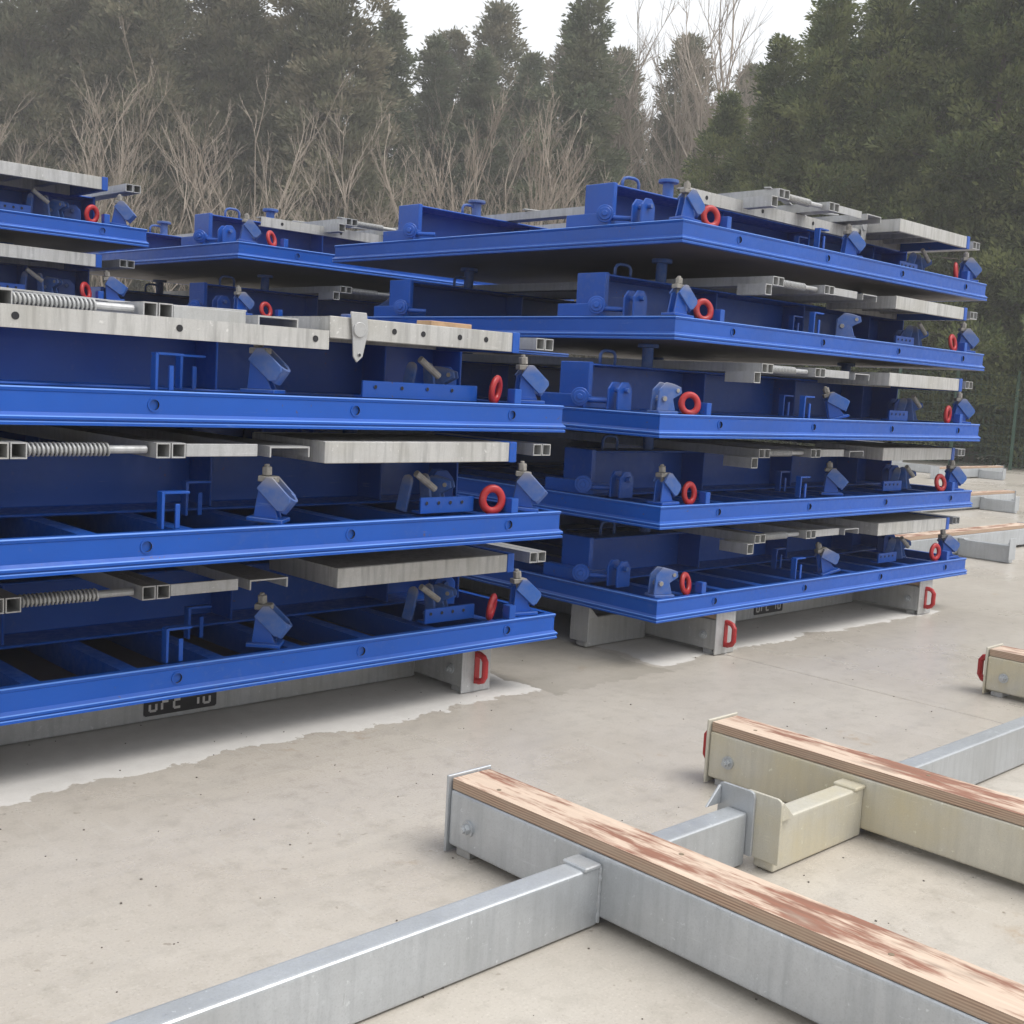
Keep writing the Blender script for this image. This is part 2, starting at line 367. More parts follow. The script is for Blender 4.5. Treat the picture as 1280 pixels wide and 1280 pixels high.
def support_frame(loc, rotz, label, metal='galv', length=2.4, span=1.92, off=.46, hooks=('front',), stub_l=True, stub_r=True, plate_txt=None, txt_x=.8, ply=True, crosses=(0, 1), txt_z=.03, cmetal=None):
    """local: runners along y from y=0 (front end) to length, left runner face at x=0, right one at x=span; cross beams along x"""
    root = bpy.data.objects.new('support_frame', None); COL.objects.link(root)
    root.location = loc; root.rotation_euler = (0, 0, rotz)
    tag(root, label, 'support frame', 'galvanised support frames')
    RW, ZB, ZT = .132, .022, .166
    run = cm(('run', metal, length), lambda: MB().box(0, .008, ZB, RW, length-.008, ZT).mesh('runner', [metal], bevel=.009, seg=3))
    def plyfn():
        s = MB(); s.box(.004, .012, ZT+.002, RW-.004, length-.012, .196)
        for k in range(5): s.cyl((RW*(.3+.4*(k % 2)), length*(.06+.22*k), .1955), (RW*(.3+.4*(k % 2)), length*(.06+.22*k), .1968), .006, n=10, mat=2)
        me = s.mesh('plywood', ['ply', 'plyedge', 'rust'])
        for p in me.polygons:
            if p.material_index < 2: p.material_index = 0 if abs(p.normal.z) > .8 else 1
        return me
    plym = cm(('ply', length), plyfn)
    end = cm(('end', metal), lambda: MB().box(-.008, 0, .003, RW+.008, .008, .203).mesh('end_plate', [metal], bevel=.002, seg=1))
    foot = cm('foot', lambda: MB().box(0, 0, 0, RW-.02, .05, .022).mesh('foot', ['galv'], bevel=.002, seg=1))
    hk = cm('hook', hook_mesh); bt = cm('bolt', bolt_mesh)
    cmetal = cmetal or metal
    def crossfn():
        s = MB().box(RW, 0, .004, span, .062, .142); rw = random.Random(3); me = s.mesh('cross_beam', [cmetal], bevel=.008, seg=3)
        bm = bmesh.new(); bm.from_mesh(me); w_ = MB()
        for x in (RW+.002, span-.002):
            path = [(x, -.001, z*.0065+.012) for z in range(20)]+[(x, .002+k*.0058, .143) for k in range(11)]+[(x, .063, .134-z*.0065) for z in range(20)]
            w_.sweep(path, [.0036+rw.uniform(-.0009, .0012) for _ in path], 6)
        wm = w_.mesh('w', [cmetal]); bm.from_mesh(wm); bm.to_mesh(me); bm.free(); bpy.data.meshes.remove(wm)
        return me
    crs = cm(('cross', cmetal, span), lambda: crossfn())
    slv = cm(('sleeve', metal), lambda: MB().box(-.026, -.005, .139, .026, .067, .150).mesh('sleeve', [metal], bevel=.003, seg=1))
    stub = cm(('stub', metal), lambda: MB().box(0, 0, .004, .425, .062, .142).mesh('stub', [metal], bevel=.008, seg=3))
    def brk():
        s = MB()
        pts = [(-.018, .03), (.095, .03), (.095, .186)]+[(.095-.014+.014*math.cos(t), .186+.014*math.sin(t)) for t in (math.pi/4, math.pi/2)]+[(-.004, .2), (-.014, .196), (-.018, .186)]
        s.prism(pts, 'x', 0, .008)
        s.prism([(-.06, .142), (0, .142), (0, .19), (-.006, .192)], 'y', .085, .092)
        return s.mesh('bracket_plate', [metal], bevel=.0015, seg=1)
    brm = cm(('brk', metal), brk)
    for rx in (0, span):
        r = obj('runner', run, root, (rx, 0, 0))
        if ply: obj('plywood', plym, r)
        for e in (0, 1):
            p = obj('end_plate', end, r, (0, 0 if e == 0 else length-.008, 0))
            if (e == 0 and 'front' in hooks) or (e == 1 and 'back' in hooks):
                obj('hook', hk, p, (RW*.5, 0 if e == 0 else .008, .098), (0, R(0), 0 if e == 0 else math.pi))
            obj('foot', foot, r, (.01, .03 if e == 0 else length-.08, 0))
            obj('bolt', bt, r, (0, .075 if e == 0 else length-.083, .086))
    for c in crosses:
        y0 = off if c == 0 else length-off-.062
        cb = obj('cross_beam', crs, root, (0, y0, 0))
        obj('sleeve', slv, cb, (span-.03, 0, 0)); obj('sleeve', slv, cb, (RW+.03, 0, 0))
        if stub_l:
            st = obj('stub', stub, root, (-.425, y0, 0)); obj('bracket_plate', brm, st, (.0, .078, 0), (0, 0, math.pi)); obj('sleeve', slv, st, (.398, 0, 0))
        if stub_r:
            st = obj('stub', stub, root, (span+RW, y0, 0)); obj('bracket_plate', brm, st, (.425, 0, 0)); obj('sleeve', slv, st, (.027, 0, 0))
        if plate_txt and c == 0:
            s, wdt = digits(plate_txt, .062)
            pm = MB().prism([(0.006, 0), (wdt+.02, 0), (wdt+.026, .006), (wdt+.026, .082), (wdt+.02, .088), (.006, .088), (0, .082), (0, .006)], 'y', -.004, -.0005).mesh('number_plate', ['black'])
            np_ = obj('number_plate', pm, cb, (txt_x, 0, txt_z))
            for ch, bars in s:
                obj('letter', bars.mesh('letter', ['white']), np_, (.016, -.0045, .013))['kind'] = 'stuff'
    return root
# foreground frame A, its yellowed neighbour B, frames under both front stacks and the two rear stacks
LA = 2.4
support_frame((1.925-1.92, 2.175-LA, 0), 0, 'bright grey base frame in the foreground, its plywood strip stained red-brown', 'galv_bright', hooks=(), off=.462, stub_l=False)
support_frame((2.922, 2.11-LA, 0), 0, 'yellowed base frame in front of the right stack, red hooks on its far ends', 'galv_yellow', hooks=('back',), off=.474, stub_r=False, cmetal='galv_bright')
support_frame((2.957-1.92, 3.287, 0), 0, 'base frame under the front left stack with a black number plate reading UF2 10', 'galv', off=.30, stub_r=False, stub_l=False, plate_txt='UF2 10', txt_x=.765, txt_z=.022)
support_frame((4.392, 3.163, 0), 0, 'base frame carrying the tall right stack, stub plate towards the left stack', 'galv', off=.42, stub_r=False, plate_txt='UF2 10', txt_x=.9, txt_z=.025)
support_frame((3.0-1.92, 6.55, 0), 0, 'base frame under the rear left stack', 'galv', off=.42, stub_l=False, stub_r=False)
support_frame((4.15, 6.5, 0), 0, 'base frame under the rear centre stack', 'galv', off=.42, stub_l=False, stub_r=False)
# empty frames standing in the yard beyond the right stack, turned a quarter round
for i, (x, y, lab) in enumerate([(10.55, 4.30, 'nearest empty base frame beyond the right stack, stub plate facing the camera'),
                                 (14.6, 6.2, 'second empty base frame beyond the right stack'),
                                 (20.6, 9.0, 'farthest empty base frame beyond the right stack, before the hedge')]):
    support_frame((x, y, 0), R(90), lab, 'galv_bright', off=1.35-.0 if i == 0 else .9, crosses=(0,), hooks=())

# ------------------------------------------------------------------ formwork panels
L_, W_, PH = 2.906, 2.57, .098
PROF = [(-.03, 0), (0, 0), (0, .0075), (-.0025, .0100), (-.0045, .0120), (-.0045, .0145), (.001, .0155), (.001, .0215), (-.0020, .0245), (-.0105, .0330), (-.0105, .085), (-.008, .0875), (-.006, .0950), (-.0095, .0985), (-.036, .098), (-.036, .092), (-.016, .090), (-.016, .004)]
def rail_mesh(length, holes):
    s = MB(); n = len(PROF)
    def P(o, z, t): return (t, -o, z)
    for i in range(n-1):
        (o0, z0), (o1, z1) = PROF[i], PROF[i+1]
        a0, a1, b0, b1 = -o0, -o1, length+o0, length+o1
        if i != 9 or not holes:
            s.add([P(o0, z0, a0), P(o0, z0, b0), P(o1, z1, b1), P(o1, z1, a1)], [(0, 1, 2, 3)], 1 if i in (2, 7, 12) else 0)  # narrow ridge and top-lip facets carry the painted highlight
        else:
            r, hw = .0150, .024; zc = (z0+z1)/2; x = a0
            for h in holes:
                s.add([P(o0, z0, x), P(o0, z0, h-hw), P(o0, z1, h-hw), P(o0, z1, x)], [(0, 1, 2, 3)])
                N = 16; vs = []; 
                for k in range(N):
                    t = 2*math.pi*k/N; cx, cz = math.cos(t), math.sin(t); q = max(abs(cx), abs(cz))
                    vs.append(P(o0, zc+cz/q*(z1-z0)/2, h+cx/q*hw))
                for k in range(N):
                    t = 2*math.pi*k/N; vs.append(P(o0, zc+math.sin(t)*r, h+math.cos(t)*r))
                s.add(vs, [(k, (k+1) % N, N+(k+1) % N, N+k) for k in range(N)])
                x = h+hw
            s.add([P(o0, z0, x), P(o0, z0, b0), P(o0, z1, b0), P(o0, z1, x)], [(0, 1, 2, 3)])
    me = s.mesh('edge_rail', ['blue', 'blue_highlight'])
    return me
def bushing_mesh():
    s = MB(); N = 14; r = .0150; ro = .0195
    ring = lambda rr, y: [(rr*math.cos(2*math.pi*k/N), y, rr*math.sin(2*math.pi*k/N)) for k in range(N)]
    vs = ring(ro, .0)+ring(ro, -.0025)+ring(r, -.0025)+ring(r, .05)
    for a in range(3): s.add(vs, [(a*N+k, a*N+(k+1) % N, (a+1)*N+(k+1) % N, (a+1)*N+k) for k in range(N)], 0 if a < 2 else 1)
    s.add(ring(r, .05), [tuple(range(N))], 1)
    return s.mesh('tie_hole', ['blue', 'dark'])
def beam_mesh():
    s = MB(); t = .009; y0, y1, z0, z1 = 0, .17, .087, .295
    poly = [(y0, z0), (y1, z0), (y1, z1), (y0, z1), (y0, z1-t), (y1-t, z1-t), (y1-t, z0+t), (y0, z0+t)]
    s.prism(poly, 'x', .112, 2.80)
    s.box(.085, -.004, z0, .112, y1+.004, z1+.006)
    s.box(2.80, -.004, z0, 2.81, y1+.004, z1+.004)
    for x in (.95, 1.75, 2.45): s.box(x, y0+.02, z0+t, x+.008, y1-t, z1-t)
    return s.mesh('main_beam', ['blue'], bevel=.003, seg=1)
def foot_mesh():
    s = MB(); s.box(.03, -.03, .099, .083, .235, .158)
    s.box(.0835, -.02, .099, .19, -.006, .15)
    return s.mesh('foot_block', ['blue'], bevel=.004)
def knob_mesh():
    s = MB(); s.cyl((0, 0, 0), (-.012, 0, 0), .036, n=20); s.cyl((-.012, 0, 0), (-.02, 0, 0), .026, n=20); s.cyl((-.02, 0, 0), (-.03, 0, 0), .012, n=10)
    s.cyl((.0, 0, 0), (.045, 0, 0), .03, n=14); s.cyl((.02, -.03, -.012), (.02, -.12, -.012), .011, n=8)
    return s.mesh('jack_knob', ['blue'], bevel=.002, seg=1)
def clamp_mesh():
    s = MB()
    # sloping stirrup: two cheeks joined by a rounded nose
    d = Vector((.80, 0, -.60)); nrm = Vector((.60, 0, .80)); A = Vector((-.01, 0, .098))
    def pt(u, v, y): p = A+d*u+nrm*v; return (p.x, y, p.z)
    def cheek(y0, y1):
        pr = [(-.016, -.026), (.078, -.032), (.092, -.02), (.092, .014), (.082, .026), (.0, .032), (-.016, .02)]
        vs = [pt(u, v, y0) for u, v in pr]+[pt(u, v, y1) for u, v in pr]; n = len(pr)
        s.add(vs, [tuple(range(n)), tuple(range(2*n-1, n-1, -1))]+[(i, i+n, (i+1) % n+n, (i+1) % n) for i in range(n)], 0)
    cheek(-.040, -.028); cheek(.028, .040)
    arc = [(.076+.030*math.sin(t)*.9, .034*math.cos(t)) for t in [math.pi*k/8 for k in range(9)]]
    for k in range(8):
        (u0, y0), (u1, y1) = arc[k], arc[k+1]
        s.add([pt(u0, -.030, y0), pt(u1, -.030, y1), pt(u1, .025, y1), pt(u0, .025, y0),
               pt(u0-.01, -.030, y0*.7), pt(u1-.01, -.030, y1*.7), pt(u1-.01, .025, y1*.7), pt(u0-.01, .025, y0*.7)],
              [(0, 1, 2, 3), (7, 6, 5, 4), (3, 2, 6, 7), (0, 4, 5, 1)], 0)
    # triangular stand
    for y in (-.026, .018):
        s.prism([(-.045, 0), (.035, 0), (.004, .075), (-.022, .095), (-.036, .085)], 'y', y, y+.008, 1)
    s.box(-.06, -.05, -.012, .055, .05, .0, 1)
    return s.xform(Matrix.Diagonal((.95, .92, 1.0, 1))).mesh('clamp', ['blue_dirty', 'blue'], bevel=.0015, seg=1)
def clampbolt_mesh():
    s = MB(); s.cyl((-.012, 0, .085), (-.021, 0, .160), .0085, n=10); s.cyl((-.0175, 0, .126), (-.0195, 0, .152), .0165, n=6)
    s.box(-.04, -.02, .106, .016, .02, .124)
    return s.mesh('bolt', ['cement'], bevel=.002, seg=1)
def clamp2_mesh():
    # folded lever clamp: upright cheeks with a hooked jaw
    s = MB()
    for y in (-.026, .016):
        s.prism([(-.05, 0), (.045, 0), (.03, .05), (.075, .075), (.07, .1), (.03, .112), (-.01, .118), (-.045, .085)], 'y', y, y+.010, 0)
    s.cyl((.05, -.03, .086), (.05, .03, .086), .011, n=10, mat=1); s.cyl((-.02, -.034, .05), (-.02, .034, .05), .013, n=10, mat=1)
    s.box(-.055, -.04, -.012, .05, .04, 0, 0)
    return s.mesh('clamp', ['blue_dirty', 'cement'], bevel=.002, seg=1)
def ring_mesh():
    s = MB(); N = 22
    s.sweep([(.036*math.cos(2*math.pi*k/N), 0, .040*math.sin(2*math.pi*k/N)) for k in range(N)], .0145, 9, closed=True); s.xform(Matrix.Diagonal((1, .75, 1, 1)))
    return s.mesh('ring', ['red'], smooth=True)
def stop_mesh(): return MB().box(-.016, -.02, 0, .016, .02, .052).mesh('stop_block', ['blue'], bevel=.003)
def tab_mesh():
    s = MB(); s.box(-.03, 0, 0, -.022, .03, .105); s.box(-.022, 0, .098, .055, .03, .105); s.box(.012, .0, 0, .026, .008, .07)
    return s.mesh('angle_bracket', ['blue'], bevel=.0012, seg=1)
def hplate_mesh(l):
    s = MB(); s.box(0, 0, 0, l, .01, .055); s.box(0, .01, .0, l, .05, .008)
    for k in range(4): s.cyl((l*(.1+.22*k), 0, .036), (l*(.1+.22*k), -.003, .036), .008, n=10, mat=1)
    return s.mesh('hinge_plate', ['blue', 'dark'], bevel=.0015, seg=1)
def lever_mesh():
    s = MB(); pts = [(-.022, 0), (.022, 0), (.02, .11)]+[(.02*math.cos(t), .11+.02*math.sin(t)) for t in (math.pi/4, math.pi/2, 3*math.pi/4)]+[(-.02, .11)]
    s.prism(pts, 'x', 0, .014)
    return s.mesh('lever', ['blue_dirty'], bevel=.003, seg=1)
def anchor_mesh():
    s = MB()
    for x in (0, .055):
        pts = [(-.045, 0), (.045, 0), (.045, .09), (.02, .12), (-.02, .12), (-.045, .09)]
        s.prism(pts, 'x', x, x+.01)
    s.cyl((-.02, 0, .085), (.085, 0, .085), .012, n=10, mat=1)
    return s.mesh('anchor_lug', ['blue', 'blue_dirty'], bevel=.002, seg=1)
def handle_mesh():
    s = MB(); pts = [(-.05, 0, 0), (-.05, 0, .045), (-.04, 0, .06), (-.02, 0, .066), (.02, 0, .066), (.04, 0, .06), (.05, 0, .045), (.05, 0, 0)]
    s.sweep(pts, .0075, 8)
    return s.mesh('lifting_handle', ['blue_dirty'], smooth=True)
def post_mesh():
    s = MB(); s.cyl((0, 0, 0), (0, 0, .082), .027, n=16); s.cyl((0, 0, .082), (0, 0, .098), .05, n=18)
    return s.mesh('stacking_post', ['blue_dirty'], bevel=.002, seg=1)
def deck_mesh():
    s = MB(); x1, y1, h, t = .79, .42, .066, .005
    s.box(0, 0, 0, x1, t, h); s.box(0, y1-t, 0, x1, y1, h); s.box(0, t, 0, t, y1-t, h); s.box(x1-t, t, 0, x1, y1-t, h)
    s.box(t, t, h-t, x1-t, y1-t, h)
    s.box(t, t, 0, x1-t, t+.018, t); 
    for k in range(1, 4): s.box(x1*k/4-.02, t+.018, .02, x1*k/4+.02, y1-t, h-t)
    return s.mesh('deck', ['galv_deck'], bevel=.0012, seg=1)
def cap_mesh(): return MB().box(0, 0, 0, .034, .43, .072).mesh('end_cap', ['blue'], bevel=.003)
def spring_mesh():
    s = MB(); n = 19*9; s.sweep([(i/9*.0118, .0165*math.cos(2*math.pi*i/9), .0165*math.sin(2*math.pi*i/9)) for i in range(n)], .0036, 5)
    return s.mesh('spring', ['galv'], smooth=True)
def chan_mesh(w=.14, l=1.9, h=.032, t=.005):
    s = MB(); s.box(0, 0, h-t, w, l, h); s.box(0, 0, 0, t, l, h-t); s.box(w-t, 0, 0, w, l, h-t)
    return s.mesh('channel', ['galv'])
def frontchan_mesh(l):
    s = MB(); t = .006
    s.box(0, 0, 0, l, t, .058); s.box(0, t, .052, l, .06, .058); s.box(0, t, 0, l, .03, .006)
    for k in range(int(l/.45)+1): s.cyl((.15+.45*k, 0, .03), (.15+.45*k, -.0015, .03), .010, n=12, mat=1)
    return s.mesh('front_channel', ['galv_deck', 'dark'])
def brkt_mesh():
    s = MB(); s.prism([(-.03, .075), (.02, .075), (.028, .03), (.012, -.04), (-.006, -.055), (-.018, -.04), (-.022, .02)], 'y', -.006, 0)
    s.cyl((.0, -.006, -.035), (0, -.009, -.035), .006, n=8, mat=1); s.cyl((-.002, -.012, .03), (-.002, 0, .03), .02, n=14)
    return s.mesh('hanger_bracket', ['galv', 'dark'], bevel=.0012, seg=1)
def tube_mesh(y0, y1): return MB().sqtube(0, y0, y1, 0, .042, .042, .0035).mesh('square_tube', ['galv'])

PANEL_GROUP = 'blue formwork panels'
def panel(loc, rotz, label, seed, holes, dxg=0.0, gap=.40, top=False, clamps=None, hp=0, ends=True, mid=1.55, deck_holes=False, hang=1.83):
    rr = random.Random(seed)
    root = bpy.data.objects.new('formwork_panel', None); COL.objects.link(root)
    root.location = loc; root.rotation_euler = (0, 0, rotz)
    tag(root, label, 'formwork panel', PANEL_GROUP)
    obj('form_face', cm('skin', lambda: MB().box(.0305, .0305, .0, L_-.0305, W_-.0305, .004).mesh('form_face', ['skin'])), root)
    fr = obj('edge_rail', cm(('rail', tuple(holes)), lambda: rail_mesh(L_, holes)), root)
    for h in holes: obj('tie_hole', cm('bush', bushing_mesh), fr, (h, .0103, .059))
    obj('edge_rail', cm('rail_b', lambda: rail_mesh(L_, None)), root, (L_, W_, 0), (0, 0, math.pi))
    sidem = cm('rail_s', lambda: rail_mesh(W_, None))
    obj('edge_rail', sidem, root, (0, W_, 0), (0, 0, -math.pi/2)); obj('edge_rail', sidem, root, (L_, 0, 0), (0, 0, math.pi/2))
    def ribm():
        s = MB(); s.box(-.026, .017, .080, .026, W_-.017, .086); s.box(-.026, .017, .0045, -.020, W_-.017, .080); s.box(.020, .017, .0045, .026, W_-.017, .080)
        return s.mesh('rib', ['blue'])
    for k in range(9): obj('rib', cm('rib', ribm), root, (.29*(k+1), 0, 0))
    for y in (.49, 1.90):
        bmo = obj('main_beam', cm('beam', beam_mesh), root, (0, y, 0))
        fb = obj('foot_block', cm('foot_b', foot_mesh), root, (0, y, 0)); obj('jack_knob', cm('knob', knob_mesh), fb, (.018, -.02, .148), (0, 0, R(40)), (1.12,)*3)
        hx = .30 if y < 1 else .52
        obj('lifting_handle', cm('hand', handle_mesh), bmo, (hx, .085, .293), (0, 0, rr.uniform(-.2, .2)))
        for x in (.58, 2.35): obj('stacking_post', cm('post', post_mesh), bmo, (x, .085, .295), scale=(1, 1, max(.6, (gap-.002-.295)/.098)))
    # clamps and rings on the front edge
    cl = clamps or ('a', 'a', 'a')
    def put_clamp(kind, x, y, rz, sc_=1.0):
        if kind == 'a':
            c = obj('clamp', cm('clampa', clamp_mesh), root, (x, y, .112), (0, R(rr.uniform(-9, 7)), rz), (sc_,)*3); obj('bolt', cm('cbolt', clampbolt_mesh), c)
        elif kind == 'b':
            c = obj('clamp', cm('clampb', clamp2_mesh), root, (x, y, .110), (0, 0, rz), (sc_,)*3)
        elif kind == 'c':   # arm swung up the other way
            c = obj('clamp', cm('clampa', clamp_mesh), root, (x, y, .110), (0, R(-18), rz), (sc_,)*3); obj('bolt', cm('cbolt', clampbolt_mesh), c)
    if ends:
        put_clamp(cl[0], .10, .07, R(-18)+rr.uniform(-.3, .3), 1.0)
        obj('ring', cm('ring', ring_mesh), root, (.265, .062, .142), (R(rr.uniform(-14, 6)), 0, R(rr.uniform(-35, 25))))
        obj('stop_block', cm('stop', stop_mesh), root, (.335, .03, .0985))
    put_clamp(cl[1], mid, .10, R(-38)+rr.uniform(-.35, .35), 1.0)
    put_clamp(cl[2], 2.77, .075, R(-32)+rr.uniform(-.25, .25), 1.02)
    obj('ring', cm('ring', ring_mesh), root, (2.60, .06, .143), (R(rr.uniform(-14, 8)), 0, R(rr.uniform(-30, 35))))
    obj('stop_block', cm('stop', stop_mesh), root, (2.665, .03, .0985))
    obj('angle_bracket', cm('tab', tab_mesh), root, (mid-.35, .045, .0985)); obj('angle_bracket', cm('tab', tab_mesh), root, (mid-.14, .30, .0985))
    if hp: obj('hinge_plate', cm(('hp', hp), lambda: hplate_mesh(hp)), root, (2.55-hp, .10, .0985))
    else: obj('hinge_plate', cm(('hp', .2), lambda: hplate_mesh(.2)), root, (2.10, .14, .0985))
    for x, y, a in ((2.30, .20, 12), (2.40, .18, -8)): obj('lever', cm('lever', lever_mesh), root, (x, y, .0985), (R(a), 0, R(20)))
    put_clamp('b', 2.47, .22, R(-60), .9)
    obj('anchor_lug', cm('anch', anchor_mesh), root, (.12, .30, .0985), (0, 0, R(90))); obj('anchor_lug', cm('anch', anchor_mesh), root, (2.62, .36, .0985), (0, 0, R(70)))
    # clamps along the far edge
    put_clamp('a', .4, W_-.08, R(150)); put_clamp('a', 2.4, W_-.08, R(160))
    # galvanised fittings lying over the beams
    tz = .297; p1, p2 = .80+dxg, 1.24+dxg
    yf = .045
    for x in (p1, p2, 2.795):
        for k in (0, 1): obj('square_tube', cm('tube', lambda: tube_mesh(0, 2.42)), root, (x+.046*k, yf+(.0 if x < 2.7 else .02), tz))
    bk = cm('tubeblock', lambda: MB().sqtube(0, 0, .16, 0, .05, .05, .004).mesh('tube_clip', ['galv']))
    obj('tube_clip', bk, root, (p1-.056, yf, tz-.048)); 
    rod = obj('spring_rod', cm('rod', lambda: MB().cyl((0, 0, 0), (.335, 0, 0), .0115, n=12).mesh('spring_rod', ['galv'])), root, (p1+.096, yf+.045, tz+.021))
    obj('spring', cm('spring', spring_mesh), rod, (.004, 0, 0))
    obj('flat_bar', cm('flat', lambda: MB().box(0, 0, 0, .23, .007, .036).mesh('flat_bar', ['galv'], bevel=.001, seg=1)), root, (p2+.096, yf+.012, tz+.003))
    obj('channel', cm('chan', chan_mesh), root, (p2+.36, yf, tz+.001))
    dk = obj('deck', cm('deck', deck_mesh), root, (1.865, .03, .280)); obj('end_cap', cm('cap', cap_mesh), dk, (.775, -.004, -.003))
    if deck_holes:
        hm = cm('dhole', lambda: MB().cyl((0, 0, 0), (0, -.0015, 0), .0095, n=14).mesh('bolt_hole', ['dark']))
        for hx in (.25, .37, .53, .65): obj('bolt_hole', hm, dk, (hx, 0, .035))
    sl = cm('strut', lambda: MB().cyl((0, 0, 0), (.085, 0, -.055), .012, n=10).mesh('pin', ['cement']))
    obj('pin', sl, root, (2.3, .12, .235))
    if top:
        obj('front_channel', cm(('fc', 1.55), lambda: frontchan_mesh(1.55)), root, (.30, .235, .235) if hang < 1.9 else (.305, .018, .243))
        obj('hanger_bracket', cm('hb', brkt_mesh), root, (hang, .226 if hang < 1.9 else .024, .275), scale=(1.2, 1, 1.2))
        brace = cm('brace', lambda: MB().box(0, -.016, 0, .98, .016, .006).mesh('brace_bar', ['galv'], bevel=.001, seg=1))
        for k, (y, a) in enumerate(((.10, 22), (.62, -20), (1.2, 18), (1.75, -20))): obj('brace_bar', brace, root, (p1-.02, y, tz+.0435+.0065*(k % 2)), (0, 0, R(a)))
    return root

HR = (.42, 1.16, 1.90, 2.64); HL = (.60, 1.28, 1.96, 2.64)
RP = [(3.9146, 3.1377, .205), (3.8892, 3.1331, .6117), (3.7589, 3.0642, 1.0043), (3.9352, 3.1613, 1.4129), (4.0277, 3.2297, 1.8295)]
RL = ['lowest blue formwork panel of the tall right stack, on the base frame',
      'second blue formwork panel from the bottom of the tall right stack',
      'middle blue formwork panel of the five in the tall right stack',
      'second blue formwork panel from the top of the tall right stack',
      'topmost blue formwork panel of the tall right stack, against the hedge']
RC = [('b', 'c', 'a'), ('a', 'a', 'a'), ('b', 'c', 'a'), ('a', 'b', 'a'), ('a', 'a', 'a')]
for k, p in enumerate(RP):
    gap = (RP[k+1][2]-p[2]) if k < 4 else .395
    panel(p, 0, RL[k], 10+k, HR, dxg=-.05, gap=gap, top=(k == 4), clamps=RC[k], mid=1.50)
LP = [(3.3222, 3.1544, .205), (3.1198, 2.9642, .6408), (3.1619, 3.0223, 1.0238)]
LL = ['lowest blue formwork panel of the front left stack, above the number plate',
      'middle blue formwork panel of the front left stack',
      'top blue formwork panel of the front left stack, under a long galvanised channel']
for k, p in enumerate(LP):
    gap = (LP[k+1][2]-p[2]) if k < 2 else .39
    panel((p[0]-L_, p[1], p[2]), 0, LL[k], 30+k, HL, dxg=(-.06, .08, .02)[k], gap=gap, top=(k == 2), clamps=('a', 'a', 'a'), hp=(.5 if k == 2 else .24), mid=(1.64, 1.72, 1.68)[k], deck_holes=(k == 2), hang=1.97 if k == 2 else 1.83)
ORD = ['lowest', 'second lowest', 'middle', 'second highest', 'topmost']
for k in range(5):
    panel((3.152-L_+rnd.uniform(-.03, .03), 6.33, .205+.405*k if k < 4 else 1.838), 0, ORD[k]+' blue formwork panel of the rear left stack', 50+k, HL, dxg=.1, gap=.403, top=(k == 4), mid=1.68)
for k in range(5):
    panel((3.66+rnd.uniform(-.03, .03), 6.22, .205+.4*k if k < 4 else 1.83), R(0.8), ORD[k]+' blue formwork panel of the rear centre stack', 60+k, HR, gap=.398, top=(k == 4), mid=1.50)

# small wooden block left on the deck of the front left stack, leaf scraps and grit on the concrete
wb = MB().box(0, 0, 0, .2, .075, .022).mesh('wooden_block', ['wood'], bevel=.002, seg=1)
tag(obj('wooden_block', wb, None, (2.62, 3.17, 1.0238+.3475), (0, 0, R(4))), 'small raw wood offcut lying on the top deck of the front left stack', 'wood block')

# ------------------------------------------------------------------ trees
def quads_mesh(name, cen, ax, up_, L, Wd, mat):
    # pointed leaf-shaped faces: 4 verts each (tip, sides, base)
    n = len(cen); side = np.cross(ax, up_); side /= (np.linalg.norm(side, axis=1, keepdims=True)+1e-9)
    L = L[:, None]; Wd = Wd[:, None]
    v = np.empty((n, 4, 3)); v[:, 0] = cen; v[:, 1] = cen+ax*L*.45+side*Wd; v[:, 2] = cen+ax*L; v[:, 3] = cen+ax*L*.45-side*Wd
    me = bpy.data.meshes.new(name); me.vertices.add(n*4); me.vertices.foreach_set('co', v.reshape(-1))
    me.loops.add(n*4); me.loops.foreach_set('vertex_index', np.arange(n*4, dtype=np.int32))
    me.polygons.add(n); me.polygons.foreach_set('loop_start', np.arange(n, dtype=np.int32)*4)
    try: me.polygons.foreach_set('loop_total', np.full(n, 4, dtype=np.int32))
    except Exception: pass
    me.materials.append(MT[mat]); me.update(calc_edges=True); me.validate()
    return me
def rand_dirs(rs, n):
    d = rs.normal(size=(n, 3)); return d/np.linalg.norm(d, axis=1, keepdims=True)
